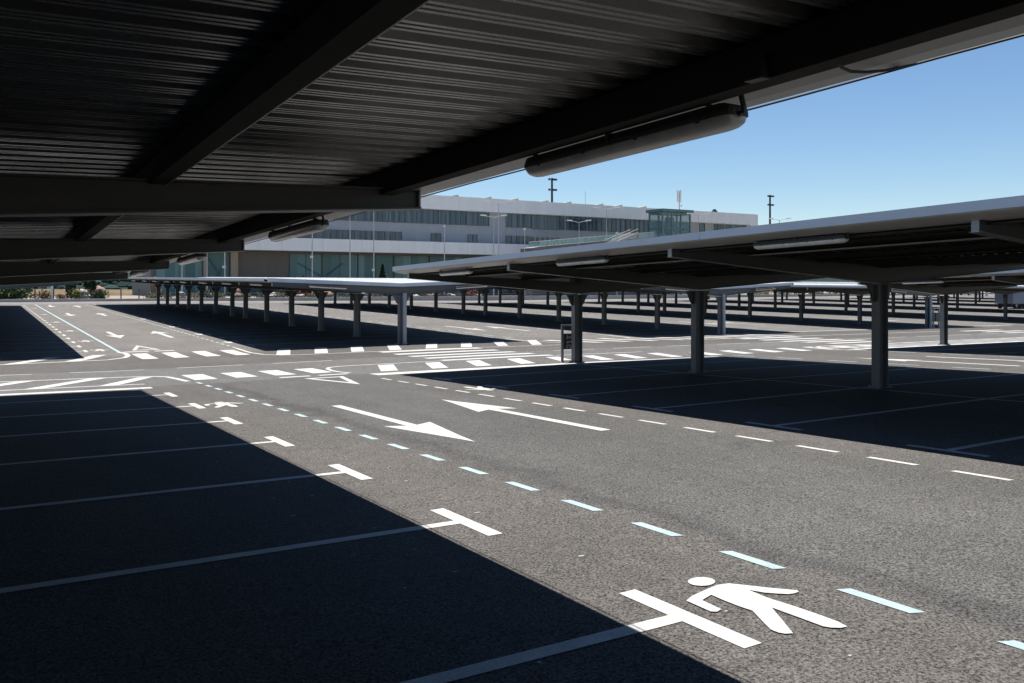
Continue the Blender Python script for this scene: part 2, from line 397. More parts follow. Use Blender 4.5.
# crosswalk blocks
for x in (4.42, 5.42, 6.42, 7.42): paint('crosswalk_block', [rect(x, x + .54, 22.03, 23.75)], 'white')
for x in (4.5, 5.5, 6.54, 7.55): paint('crosswalk_block', [rect(x, x + .5, 30.7, 33.25)], 'white')
para = lambda xb, xt, y0, y1, w=.5: [(xb, y0), (xb + w, y0), (xt + w, y1), (xt, y1)]
for xb in (9.07, 10.56, 11.92, 13.36, 14.8, 16.18, 17.48, 18.9): paint('crosswalk_block', [para(xb, xb + .82, 21.4 - (xb - 9) * .06, 23.58 - (xb - 9) * .06)], 'white')
for xb, xt in ((8.71, 9.61), (10.1, 11.07), (11.49, 12.56), (13.0, 14.13), (14.5, 15.95), (16.05, 17.6), (17.75, 19.2), (19.4, 21.0)): paint('crosswalk_block', [para(xb, xt, 29.85, 32.75, .5)], 'white')
for k in range(9):
    xb = 21.6 + 1.55 * k
    paint('crosswalk_block', [para(xb + 1.2, xb, 29.9, 32.5, .55)], 'white')
for k in range(7):
    xb = 20.6 + 1.5 * k
    paint('crosswalk_block', [para(xb, xb + .8, 20.75, 22.7, .55)], 'white')
# zebra bars between the post rows
for j, Xc in enumerate((14.35, 32.8, 51.2)):
    for i, y in enumerate((24.05, 25.3, 26.5, 27.75, 29.05)):
        paint('zebra_bar', [rect(Xc - 2.05, Xc + 2.1, y - .25, y + .25)], 'white')
# centre line of the crossing road
paint('centre_line', [rect(-26 + 2.8 * k, -24.1 + 2.8 * k, 26.36, 26.46) for k in range(13)] + [rect(18 + 2.8 * k, 19.9 + 2.8 * k, 26.2, 26.3) for k in range(30)], 'white')
# hatched islands at the corners
paint('island_marking', stroke([(-20, 24.15), (2.2, 24.15), (3.3, 24.05), (3.75, 23.85), (4.02, 23.45), (4.12, 22.7), (4.2, 21.75)], .14) +
      [rect(-20, 3.22, 21.62, 21.76)] + [para(x, x + 1.5, 21.79, 24.05, .42) for x in (-11.5, -9.9, -8.3, -6.7, -5.1, -3.5, -1.9, -.85, .74)] + [para(2.26, 3.35, 21.79, 23.75, .4)], 'white', 'hatched white island left of the near crosswalk')
paint('island_marking', stroke([(-20, 30.4), (0.4, 30.42), (2.6, 30.95), (3.5, 31.1), (4.1, 31.8), (4.3, 32.6), (4.35, 33.5), (4.2, 34.2)], .17) +
      [para(x, x + 1.3, 30.55, 32.95, .45) for x in (-9.2, -7.6, -6, -4.4, -2.8, -1.2, .5)] + [para(2.2, 3.25, 31.0, 33.3, .45)], 'white', 'hatched white island left of the far crosswalk')
paint('edge_line', [rect(-20, 3.2, 20.35, 20.72)], 'white', 'broad white line along the end of the shaded bays')
paint('island_marking', stroke([(8.24, 21.5), (8.12, 22.1), (8.12, 22.6), (8.22, 23.2), (8.42, 23.65), (8.8, 23.9), (9.9, 23.95), (20.2, 23.8)], .12), 'white')
paint('edge_line', [[(8.5, 20.2), (20.3, 19.75), (20.3, 20.2), (8.5, 20.85)]], 'white', 'broad white line by the end post of the right canopy')
paint('edge_line', [rect(27.2, 62, 20.05, 20.5), rect(27.8, 62, 32.95, 33.15)], 'white')
paint('island_marking', stroke([(8.35, 34), (8.3, 31.6), (8.42, 30.5), (8.9, 29.75), (9.7, 29.55), (21, 29.3)], .12), 'white')
paint('island_marking', stroke([(26.8, 20), (27.2, 22), (28.5, 22.7), (60, 22.6)], .16) + [para(x, x - 1.2, 20.6, 22.5, .5) for x in [28.6 + 1.5 * k for k in range(20)]], 'white')
paint('island_marking', stroke([(20.6, 34), (20.9, 32), (21.6, 30.2)], .14) + stroke([(26.9, 34.5), (26.7, 31.5), (27.6, 29.8), (29, 29.6), (48, 29.6)], .14), 'white')
# pedestrian symbols
PED = [(36, 192), (66, 166), (150, 128), (213, 102), (275, 93), (380, 104), (520, 120), (615, 128), (668, 133), (676, 141), (655, 149), (620, 155), (560, 152), (480, 146), (388, 130),
       (500, 176), (640, 220), (780, 268), (900, 312), (952, 340), (915, 347), (860, 346), (812, 338), (700, 296), (600, 260), (522, 231),
       (580, 300), (643, 378), (600, 381), (560, 374), (515, 356), (460, 300), (412, 249), (330, 222), (240, 186), (178, 158), (150, 174), (126, 189), (160, 206), (234, 240), (212, 255), (176, 254), (110, 225)]
def unproject(u, v):                 # plan point of a spot seen on the near, evenly sloping part of the lot
    f = Vector((math.sin(TH), math.cos(TH), 0)); r = Vector((math.cos(TH), -math.sin(TH), 0))
    d = f + r * ((u - U0) / F) - Vector((0, 0, 1)) * ((v - V0) / F); t = 1.
    for _ in range(40):
        p = d * t; t *= (EYE - h(p.x, p.y)) / (-(d.z) * t)
    return (d.x * t, d.y * t)
pts = [unproject(680 + a / 5.689, 568 + c / 5.689) for a, c in PED]
head = [unproject(701.6 + 13.7 * math.cos(t), 582.5 + 4.4 * math.sin(t)) for t in [2 * math.pi * i / 20 for i in range(20)]]
cx, cy = 3.75, 3.35
P0 = [[(x - cx, y - cy) for x, y in pts], [(x - cx, y - cy) for x, y in head]]
for (x, y, fl, lb) in ((3.75, 3.35, 1, 'white walking figure painted nearest the viewer'), (3.72, 15.85, 1, 'white walking figure beside the sixth bay'), (8.72, 15.5, -1, None), (3.7, -3, 1, None), (3.72, 35.4, 1, None), (3.72, 40.6, 1, None), (3.72, 48.5, 1, None), (3.72, 58, 1, None), (3.72, 70, 1, None), (3.72, 84, 1, None),
                   (8.8, 37.2, -1, None), (8.8, 43, -1, None), (8.8, 50, -1, None), (8.8, 60, -1, None)):
    paint('pedestrian_symbol', [[(x + fl * a, y + fl * c) for a, c in q] for q in P0], 'white', lb, dz=.007)
# worn flecks of old paint by the bay mouths
fl = []
for k in range(26):
    for x, j in ((2.55, .03), (3.5, .02), (2.2, .04)):
        if random.random() < .6:
            y = 1.2 + .72 * k + random.uniform(-.1, .1); x2 = x + random.uniform(-.05, .05); a, c = random.uniform(.012, .03), random.uniform(.008, .02)
            fl.append([(x2 + a * math.cos(t) * random.uniform(.6, 1.2), y + c * math.sin(t) * random.uniform(.6, 1.2)) for t in [i * 1.0472 for i in range(6)]])
paint('paint_fleck', fl, 'fleck', kind='stuff')

# ------------------------------------------------------------------ canopies
SLOPE_TOP, SLOPE_BOT = .0365, .072
HALF = 5.41
def zr(s): return 2.67 - SLOPE_TOP * (HALF - abs(s))         # underside level of the roof sheet
def make_canopy(name, y0, y1, posts, sl, sh, loc, pipe=False, **kw):
    """y0..y1 roof extent, posts = list of y; all y relative to the object's origin; sl = ground fall along y, sh = cross fall"""
    T = lambda s, y, z: (s, y, z + sl * y + sh * s)
    root = empty(name, loc, **kw)
    # trapezoidal sheet
    prof = []; y = y0; D = .042
    while y < y1 - .01:
        prof += [(y, 0), (y + .022, 0), (y + .027, .007), (y + .036, .007), (y + .041, 0), (y + .063, 0), (y + .068, .007), (y + .077, .007), (y + .082, 0), (y + .104, 0), (y + .126, D), (y + .180, D)]; y += .2
    prof.append((y1, 0)); prof = [p for p in prof if p[0] <= y1]
    S_ = (-5.60, 0, 5.60); n = len(S_)
    for nm_, th, mm in (('shaded_underside', 0, 'sheet'), ('roof_sheet', .012, 'rooftop')):  # one sheet as two copies: underside toned dark for shade, top pale
        b = MB(); vs = [T(s, yy, zr(s) + zz + th) for yy, zz in prof for s in S_]
        b.add(vs, [(i * n + j, i * n + j + 1, (i + 1) * n + j + 1, (i + 1) * n + j) for i in range(len(prof) - 1) for j in range(n - 1)])
        b.build(nm_, M[mm], root)
    # edge gutters
    for sg in (-1, 1):
        path = [(5.215, 2.548), (5.45, 2.552), (5.62, 2.580), (5.70, 2.603), (5.72, 2.620), (5.72, 2.728), (5.60, 2.728), (5.60, 2.716), (5.708, 2.716), (5.708, 2.626), (5.695, 2.615), (5.615, 2.592), (5.45, 2.564), (5.215, 2.560)]
        b = MB(); L = [ ]
        seg = y0
        while seg < y1 - .01:                                # sections with a small gap at each joint
            e = min(seg + 5.0, y1)
            b.prism([T(sg * s, seg + .004, z) for s, z in path], [T(sg * s, e - .004, z) for s, z in path]); seg = e
        b.build('gutter', M['soffit'], root)
        b = MB(); seg = y0
        while seg < y1 - .01:
            e = min(seg + 5.0, y1)
            b.prism([T(sg * s, seg + .006, z) for s, z in ((5.722, 2.620), (5.730, 2.620), (5.730, 2.732), (5.722, 2.732))], [T(sg * s, e - .006, z) for s, z in ((5.722, 2.620), (5.730, 2.620), (5.730, 2.732), (5.722, 2.732))]); seg = e
        b.build('fascia', M['trim'], root)
    # end flashings
    for ye in (y0, y1):
        b = MB(); d = .05 if ye == y1 else -.05
        for sg in (-1, 1):
            a = [(0, zr(0) - .09), (5.60, zr(5.6) - .09), (5.60, zr(5.6) + .065), (0, zr(0) + .065)]
            b.prism([T(sg * s, ye + d * .1, z) for s, z in a], [T(sg * s, ye + d * .5, z) for s, z in a])
        b.build('end_flashing', M['trim'], root)
    # purlins: cold formed C sections
    for s0 in (-5.165, -3.615, -1.8, 0, 1.8, 3.615, 5.165):
        dp = .13 if abs(s0) < 5.1 else .15
        zt = zr(s0) - .003; sg = 1 if s0 >= 0 else -1
        w = .10
        c = [(0, zt - dp), (w, zt - dp), (w, zt - dp + .02), (w - .006, zt - dp + .02), (w - .006, zt - dp + .006), (.006, zt - dp + .006), (.006, zt - .006), (w - .006, zt - .006), (w - .006, zt - .02), (w, zt - .02), (w, zt), (0, zt)]
        b = MB(); b.prism([T(s0 + sg * (a - w / 2), y0 + .02, z) for a, z in c], [T(s0 + sg * (a - w / 2), y1 - .02, z) for a, z in c])
        pu = b.build('purlin', M['purlin'], root)
        if abs(abs(s0) - 3.615) < .1:
            b = MB(); zl = zt - dp; b.prism([T(s0 + sg * a, y0 + .03, z) for a, z in ((.0515, zl - .001), (.058, zl - .001), (.058, zl + .022), (.0515, zl + .022))], [T(s0 + sg * a, y1 - .03, z) for a, z in ((.0515, zl - .001), (.058, zl - .001), (.058, zl + .022), (.0515, zl + .022))])
            b.build('flange_edge', M['soffit'], pu)
    for py in posts:
        # post: H section with base plate, flared brackets
        b = MB(); W, Dp = .085, .14; zb = -.05
        top = 2.0
        fn = lambda x, y, z: (x, y + py, z + sl * py)
        b.box(-Dp, -Dp + .014, -W, W, zb, top, fn); b.box(Dp - .014, Dp, -W, W, zb, top, fn); b.box(-Dp + .014, Dp - .014, -.005, .005, zb, top, fn)
        o = b.build('post', M['post'], root)
        b = MB(); b.box(-.2, .2, -.14, .14, .004, .024, fn)
        for ax in (-.165, .165):
            for ay in (-.1, .1): b.box(ax - .016, ax + .016, ay - .016, ay + .016, .024, .06, fn)
        b.build('base_plate', M['post'], o)
        if pipe and py == posts[0]:
            b = MB(); b.tube([(.06, py - .19, sl * py + .05), (.06, py - .19, 2.12 + sl * py)], .085, 14); b.tube([(.06, py - .19, sl * py + .0), (.06, py - .19, .07 + sl * py)], .098, 14)
            for zz in (.5, 1.5): b.tube([(.06, py - .19, zz), (.06, py - .19, zz + .04)], .094, 14); b.box(.04, .08, py - .12, py - .08, zz, zz + .04)
            b.build('downpipe', M['pipe'], root)
        # tapered beam, I section
        b = MB()
        for sg in (-1, 1):
            a0, a1 = (0, 2.04), (HALF, 2.04 + SLOPE_BOT * HALF)
            zt0, zt1 = zr(0) - .12, zr(HALF) - .12
            for (w, q) in ((.006, [(0, a0[1]), (HALF, a1[1]), (HALF, zt1), (0, zt0)]), (.08, [(0, a0[1] - .012), (HALF, a1[1] - .012), (HALF, a1[1]), (0, a0[1])]), (.08, [(0, zt0), (HALF, zt1), (HALF, zt1 + .012), (0, zt0 + .012)])):
                b.prism([T(sg * s, py - w, z) for s, z in q], [T(sg * s, py + w, z) for s, z in q])
            # haunch
            q = [(Dp, 1.68), (Dp + .05, 1.68), (Dp + .11, 1.76), (Dp + .17, 1.9), (Dp + .26, 2.0), (Dp, 2.0)]
            b.prism([T(sg * s, py - .02, z) for s, z in q], [T(sg * s, py + .02, z) for s, z in q])
        bo = b.build('beam', M['steel'], root)
        for sg in (-1, 1):           # plates closing the tips, in a paler tone for the sky light on them
            b = MB(); b.box(HALF + .001, HALF + .012, py - .045, py + .045, 2.04 + SLOPE_BOT * HALF - .012, zr(HALF) - .11, lambda s, y, z: T(sg * s, y, z)); b.build('tip_plate', M['pipe'], bo)
    return root

near_posts = [-35, -30, -25, -20, -15, -10, -5, 0]
zo = lambda x, y: h(x, y)
X_A, Y_A = -2.69, 20.75
X_C, Y_C = 14.84, 20.42
SL1, SL2 = -.0300, .0073
canA = make_canopy('parking_canopy', -36, .06, near_posts, SL1, -.0135, (X_A, Y_A, zo(X_A, Y_A) + .02), label='nearest canopy, seen from below with dark corrugated roof spanning the top of the picture', cat='canopy', group='parking canopies')
canC = make_canopy('parking_canopy', -36, .32, near_posts, SL1, -.008, (X_C, Y_C, zo(X_C, Y_C)), label='large canopy right of the two-way lane, its blue-grey edge rising to the right', cat='canopy', group='parking canopies')
canD = copy_tree(canC, (33.25, Y_C, zo(33.25, Y_C) - .0))
tag(canD, label='canopy half hidden behind the large right canopy at the right edge of the picture')
far_posts = [0, 5, 10, 15, 20, 25, 28.6, 33.6, 38.6, 43.6, 48.6, 53.6, 58.6]
Y_B = 32.85
canB = make_canopy('parking_canopy', .0, 60.0, far_posts, SL2, 0, (14.84, Y_B, zo(14.84, Y_B)), True, label='pale-roofed canopy beyond the crossing with a long row of dark posts', cat='canopy', group='parking canopies')
lab = ['canopy at the far left edge beyond the crossing, seen as a thin grey strip', None,
       'canopy beyond the crossing, lit end post just right of the near canopy\'s second post', 'canopy beyond the crossing with the litter bin beside its lit end post',
       'fourth canopy row beyond the crossing, counted rightwards from the pale-roofed one', 'fifth canopy row beyond the crossing, the one the box van is parked beside',
       'sixth canopy row beyond the crossing, next after the box van', 'seventh canopy row beyond the crossing, a thin dark strip', 'farthest canopy row beyond the crossing, behind all the others']
FARC = {1: canB}
for i, X in enumerate(ROWS):
    if i == 1: continue
    c = copy_tree(canB, (X, Y_B, zo(X, Y_B))); tag(c, label=lab[i]); FARC[i] = c

# ------------------------------------------------------------------ tube lights hung under the canopy edges
def make_light():
    root = empty('tube_light', (0, 0, 0), cat='lamp')
    def body(prof, L, rnd):
        b = MB(); rings = []
        ys = [-L, -L + rnd * .15, -L + rnd * .5, -L + rnd, L - rnd, L - rnd * .5, L - rnd * .15, L]; sc = [.55, .8, .94, 1, 1, .94, .8, .55]
        n = len(prof); vs = []
        for yy, k in zip(ys, sc): vs += [(x * k, yy, z * k) for x, z in prof]
        fs = [(i * n + j, i * n + (j + 1) % n, (i + 1) * n + (j + 1) % n, (i + 1) * n + j) for i in range(len(ys) - 1) for j in range(n)]
        fs += [tuple(range(n))[::-1], tuple(range((len(ys) - 1) * n, len(ys) * n))]
        return b.add(vs, fs)
    low = [(.070 * math.cos(t), .056 * math.sin(t)) for t in [math.pi + math.pi * i / 12 for i in range(13)]]
    body(low, .765, .07).build('cover', M['diff'], root, smooth=True)
    up = [(-.073, -.004), (.073, -.004), (.073, .015), (.06, .05), (-.06, .05), (-.073, .015)]
    t = body(up, .77, .06).build('tray', M['tray'], root)
    b = MB()
    for yy in (-.6, -.2, .2, .6):
        for sx_ in (-1, 1): b.box(sx_ * .0685 - .006, sx_ * .0685 + .006, yy - .012, yy + .012, -.012, .02)
    for sx_ in (-1, 1): b.box(sx_ * .077 - .003, sx_ * .077 + .003, -.66, .66, -.006, .006)
    b.box(-.08, .08, -.01, .01, .051, .056)
    for sx_ in (-1, 1): b.box(sx_ * .077 - .003, sx_ * .077 + .003, -.01, .01, -.006, .056)
    b.build('clip_rail', M['tray'], t)
    b = MB(); b.tube([(0, -.76, .0), (0, -.785, .005), (.0, -.79, .03), (-.01, -.785, .085)], .011)
    b.build('cable_gland', M['darkmetal'], t)
    for yy in (-.62, .7):
        b = MB(); b.tube([(0, yy, .05), (0, yy, .06), (-.08, yy, .075)], .009); b.box(-.03, .03, yy - .018, yy + .018, .048, .058); b.build('bracket', M['darkmetal'], root)
    return root
proto = None
def put_light(x, y, z, slope, label, group):
    global proto
    if proto is None: proto = make_light(); o = proto
    else: o = copy_tree(proto)
    o.location = (x, y, z); o.rotation_euler = (math.atan(slope), 0, 0)
    tag(o, label=label, group=group)
    return o
LZ = 2.474
for i, (k, lb) in enumerate(((0, 'large tube light close overhead, hanging under the canopy edge against the sky'), (1, 'second tube light hanging under the overhead canopy edge, in front of the upper windows'), (2, 'third tube light under the overhead canopy edge, just beyond the third beam'), (3, 'farthest tube light under the overhead canopy edge, above the pale far roof'))):
    y = 3.23 + 5 * k
    put_light(X_A + 5.29, y, zo(X_A, y) - .0135 * 5.29 + LZ - .01, SL1, lb, 'tube lights under the overhead canopy')
for k, lb in enumerate(('tube light under the left edge of the right canopy, nearest of its row', 'tube light under the right canopy edge, right of its middle post', 'tube light under the right canopy edge, left of its middle post', 'tube light at the pointed far end of the right canopy')):
    y = 2.9 + 5 * k
    put_light(X_C - 5.36, y, zo(X_C, y) + LZ + .04, SL1, lb, 'tube lights under the right canopy')
for k in range(8):
    y = Y_B + far_posts[k] + 2.5
    if k == 5: y = Y_B + 26.8
    put_light(14.84 - 5.36, y, zo(14.84, y) + LZ, SL2, ['tube light nearest the crossing, under the left edge of the pale-roofed canopy', 'second tube light from the crossing under the left edge of the pale-roofed canopy'][k] if k < 2 else 'small tube light far along the left edge of the pale-roofed canopy', 'tube lights under the pale-roofed canopy')
# crosswise lights on the end beams facing the crossing
for X, nm in ((14.84, 'pale-roofed canopy'), (ROWS[2], 'canopy with the lone end post'), (ROWS[3], 'canopy with the litter bin')):
    for sg, side in ((-1, 'left'), (1, 'right')):
        o = put_light(X + sg * 3.25, Y_B - .19, zo(X, Y_B) + 2.385, 0, 'crosswise tube light %s on the end beam of the %s' % (side, nm), 'crosswise tube lights on end beams')
        o.rotation_euler = (sg * .06, 0, R(-90))   # along the rising beam
put_light(33.25 - 5.36, 17.9, zo(33.25, 17.9) + LZ, SL1, 'tube light under the half hidden canopy at the right edge', 'tube lights beyond the crossing')

# cable strung along the edge of the overhead canopy, with one slack loop
b = MB(); pp = []
for i in range(80):
    y = -2 + i * .3
    pp.append((3.066 + .003 * math.sin(i * .9), y, zo(X_A, y) + 2.543 - .004 * abs(math.sin(i * .5))))
b.tube(pp, .0055, 6)
b.tube([(2.45, 1.88, 2.452), (2.475, 1.90, 2.432), (2.52, 1.92, 2.416), (2.60, 1.94, 2.415), (2.70, 1.95, 2.428), (2.82, 1.965, 2.452), (3.062, 1.99, zo(X_A, 1.99) + 2.541)], .006, 6)
tag(b.build('power_cable', M['black']), 'thin black cable strung along the outer edge of the overhead canopy', 'cable')
# junction box on the inner edge purlin
r_ = empty('junction_box', (2.40, 2.19, zo(X_A, 2.19) + 2.45), label='small dark junction box under the overhead canopy by the large tube light', cat='junction box')
b = MB(); b.box(-.02, .02, -.04, .04, -.0, .08); b.build('housing', M['purlin'], r_)
b = MB(); b.box(-.023, .023, -.043, .043, -.01, -.001); b.build('lid', M['tray'], r_)

# ------------------------------------------------------------------ framed row sign and litter bin
def sign_frame(name, x, y, rz, wid, hgt, label, cat, panel):
    r = empty(name, (x, y, h(x, y)), rz, label=label, cat=cat)
    b = MB()
    for sx_ in (-1, 1): b.box(sx_ * wid / 2 - .03, sx_ * wid / 2 + .03, -.04, .04, 0, hgt)
    b.box(-wid / 2 + .03, wid / 2 - .03, -.035, .035, hgt - .06, hgt - .002); b.box(-wid / 2 + .03, wid / 2 - .03, -.035, .035, .03, .07)
    b.build('frame', M['post'], r)
    b = MB(); b.box(-wid / 2 - .05, wid / 2 + .05, -.1, .1, -.03, .02); b.build('foot', M['concrete'], r)
    b = MB(); b.box(-wid / 2 + .032, wid / 2 - .032, -.02, .02, panel[0], panel[1]); p = b.build('panel', M['darkmetal'], r)
    return r, p
rs, p = sign_frame('row_sign', 14.74, 20.62, R(-14), .5, 1.12, 'grey steel frame sign with a dark panel beside the end post of the right canopy', 'sign', (.40, .86))
def bars(x0, segs):
    b = MB()
    for (a0, a1, c0, c1) in segs: b.box(x0 + a0, x0 + a1, -.026, -.021, c0, c1)
    return b
# turned characters 5, 1, T read up the panel
mk = bars(-.12, [(.0, .03, .43, .53), (.0, .12, .50, .53), (.09, .12, .43, .53), (.12, .2, .43, .46), (.17, .2, .43, .53)])
for s in ([(.0, .2, .60, .63), (.0, .05, .57, .60)], [(.0, .03, .69, .81), (.03, .2, .735, .765)]):
    for (a0, a1, c0, c1) in s: mk.box(-.12 + a0, -.12 + a1, -.026, -.021, c0, c1)
mk.build('lettering', M['galv'], p)
X_E = ROWS[3]
r_ = empty('litter_bin', (X_E + .55, Y_B - .25, h(X_E + .55, Y_B)), label='square blue-grey litter bin in a frame by the lit end post on the right', cat='bin')
b = MB()
for sx_ in (-1, 1): b.box(sx_ * .3 - .035, sx_ * .3 + .035, -.04, .04, -.03, 1.3)
b.box(-.265, .265, -.035, .035, 1.24, 1.298); b.build('frame', M['galv'], r_)
b = MB(); b.prism([(-.26, -.16, .42), (.26, -.16, .42), (.26, .16, .42), (-.26, .16, .42)], [(-.26, -.18, .98), (.26, -.18, .98), (.26, .18, .98), (-.26, .18, .98)]); b.build('bucket', M['steel'], r_)

# ------------------------------------------------------------------ plants and rocks
def leaves(b, c, rad, n, size, shape='ball'):
    for _ in range(n):
        while True:
            p = Vector([random.uniform(-1, 1) for _ in range(3)])
            if p.length < 1 and (p.length > .45 or random.random() < .25): break
        if shape == 'cone':
            t = random.random() ** 1.4; a = random.uniform(0, 6.283); rr = (1 - t) * random.uniform(.5, 1.05); p = Vector((rr * math.cos(a), rr * math.sin(a), t * 2 - 1))
        if shape == 'column':
            a = random.uniform(0, 6.283); rr = random.uniform(.75, 1.05); p = Vector((rr * math.cos(a), rr * math.sin(a), random.uniform(-1, 1)))
        lump = 1 + .22 * math.sin(5 * p.x + c[0]) * math.cos(4 * p.y + 3 * p.z)
        q = Vector((c[0] + p.x * rad[0] * lump, c[1] + p.y * rad[1] * lump, c[2] + p.z * rad[2] * (lump if shape == 'ball' else 1)))
        d = Vector([random.gauss(0, 1) for _ in range(3)]).normalized(); e = d.orthogonal().normalized(); f = d.cross(e); s = size * random.uniform(.4, 1.0)
        b.add([q - e * s, q + f * s * .5, q + e * s, q - f * s * .5], [(0, 1, 2, 3)])
def plant(name, x, y, w, ht, leaf, label, cat='shrub', shape='ball', group=None, n=420, trunk=0.):
    n *= 2
    r = empty(name, (x, y, h(x, y) - .05), label=label, cat=cat, group=group)
    b = MB()
    for k in range(5 if not trunk else 1):
        a = k * 1.3; b.tube([(0, 0, -.05), (.1 * w * math.cos(a) * (not trunk), .1 * w * math.sin(a) * (not trunk), (trunk or .25) * .8 + .1), (.3 * w * math.cos(a) * (not trunk), .3 * w * math.sin(a) * (not trunk), trunk + ht * .45)], .03 + .03 * bool(trunk), 6, .015)
    b.build('trunk' if trunk else 'stem', M['bark'], r)
    b = MB(); zc = trunk + (ht - trunk) / 2
    if shape == 'ball':
        for k in range(4):
            a = random.uniform(0, 6.28); leaves(b, (.25 * w * math.cos(a), .25 * w * math.sin(a), zc + random.uniform(-.12, .1) * ht), (w * .36, w * .36, (ht - trunk) * .42), n // 4, .035 * (w + ht) + .03)
    else: leaves(b, (0, 0, zc), (w / 2, w / 2, (ht - trunk) / 2), n, .035 * (w + ht) + .02, shape)
    b.build('crown' if trunk else 'foliage', M[leaf], r)
    return r
def rock(x, y, w, ht, m, label, group=None):
    b = MB(); bm = bmesh.new(); bmesh.ops.create_icosphere(bm, subdivisions=3, radius=1)
    sd = random.random() * 9
    for v in bm.verts:
        k = 1 + .22 * math.sin(3 * v.co.x + sd) + .16 * math.sin(5 * v.co.y + 2 * sd) + .12 * math.sin(7 * v.co.z + sd) + random.uniform(-.04, .04)
        v.co = Vector((v.co.x * w / 2 * k, v.co.y * w / 2 * k, v.co.z * ht * .55 * k))
    me = bpy.data.meshes.new('rock'); bm.to_mesh(me); bm.free(); me.materials.append(M[m])
    o = bpy.data.objects.new('rock', me); COL.objects.link(o); o.location = (x, y, h(x, y) + ht * .4)
    return tag(o, label, 'rock', group)
plant('shrub', xat(8, 111), 111, 4.4, 2.3, 'leaf_green', 'broad green shrub at the far left, behind the kerb', n=900)
plant('shrub', xat(22, 113), 113, 2.2, 1.4, 'leaf_green', 'low green shrub right of the broad one at the far left')
plant('shrub', xat(44, 111), 111, 2.0, 1.3, 'leaf_tan', 'dry brown bush between the dark bollards at the left')
plant('clipped_tree', xat(71, 114), 114, 1.0, 2.5, 'leaf_dark', 'dark clipped column of a tree, shorter of the two at the left', 'tree', 'column', n=700, trunk=.3)
plant('clipped_tree', xat(90, 118), 118, 1.2, 3.2, 'leaf_dark', 'dark clipped column of a tree, taller of the two at the left', 'tree', 'column', n=700, trunk=1.3)
plant('shrub', xat(76, 112), 112, 1.3, 1.5, 'leaf_lime', 'yellowish shrub between the two dark clipped trees')
plant('shrub', xat(101, 111), 111, 1.7, 1.35, 'leaf_green', 'round green shrub right of the dark clipped trees')
plant('shrub', xat(63, 113), 113, 1.4, .8, 'leaf_tan', 'dry tuft left of the dark clipped trees')
rock(xat(84, 116), 116, 1.5, 1.2, 'rockw', 'whitish boulder beneath the taller dark clipped tree')
rock(xat(96, 119), 119, 2.0, 1.8, 'rockp', 'reddish boulder behind the round green shrub')
rock(xat(154.5, 113), 113, 1.3, 2.0, 'rockp', 'tall pinkish boulder at the left end of the planting strip')
rock(xat(157, 114), 114, 1.4, 2.6, 'rockp', 'tallest pinkish boulder, just left of the pale-roofed canopy\'s posts')
kinds = [('shrub', 'leaf_lime', 1.3, .9), ('shrub', 'leaf_green', 1.8, 1.1), ('rock', 'rockw', 1.3, .9), ('shrub', 'leaf_tan', 1.5, 1.0), ('shrub', 'leaf_dark', 1.8, 1.5), ('rock', 'rockw', 1.0, .8), ('shrub', 'leaf_lime', 1.6, 1.0), ('rock', 'rockp', 1.6, 1.2)]
us = [151, 167, 182, 196, 206, 213, 220, 236, 246, 262, 273, 279, 286, 300, 311, 327, 336, 345, 366, 377, 389, 415, 425, 432, 438, 444, 452, 461, 470, 478]
nmm = {'leaf_lime': 'yellow-green', 'leaf_green': 'green', 'leaf_tan': 'dry brown', 'leaf_dark': 'dark green', 'rockw': 'pale', 'rockp': 'pinkish'}
for i, u in enumerate(us):
    k, m_, w, ht = kinds[i % 8]; Y = 111.5 + (i * 37 % 11) * .35; x = xat(u, Y)
    if u > 425 and k == 'shrub': m_ = ['leaf_tan', 'leaf_red', 'leaf_dark'][i % 3]
    nm = nmm.get(m_, 'reddish')
    if k == 'rock': rock(x, Y, w, ht, m_, 'small %s boulder in the planting strip behind the pale-roofed canopy' % nm, 'boulders in the planting strip')
    else: plant('shrub', x, Y, w * random.uniform(.85, 1.2), ht * random.uniform(.85, 1.15), m_, 'low %s shrub in the planting strip behind the pale-roofed canopy' % nm, group='shrubs in the planting strip', n=240)
for i, u in enumerate([757, 764, 778, 786, 796, 815, 821, 829, 836, 851, 863, 868, 902, 909, 917, 927, 940, 953]):
    k, m_, w, ht = kinds[(i * 3) % 8]; Y = 110 + (i * 29 % 7) * .6; x = xat(u, Y); nm = nmm.get(m_)
    if k == 'rock': rock(x, Y, w * 1.4, ht * 1.3, m_, 'small %s boulder beyond the canopies at the right' % nm, 'boulders at the right')
    else: plant('shrub', x, Y, w * 1.5, ht * 1.7, m_, 'small %s shrub beyond the canopies at the right' % nm, group='shrubs at the right', n=240)
plant('conifer_tree', xat(382.5, 128), 128, 2.6, 5.4, 'leaf_dark', 'small pointed conifer in front of the terminal glazing', 'tree', 'cone', n=1300, trunk=.5)
plant('shrub', xat(302, 128), 128, 5.0, 3.6, 'leaf_red', 'red-leaved bush at the left end of the terminal glazing', n=900)
plant('shrub', xat(313, 130), 130, 3.0, 3.0, 'leaf_dark', 'dark bush right of the red-leaved one')

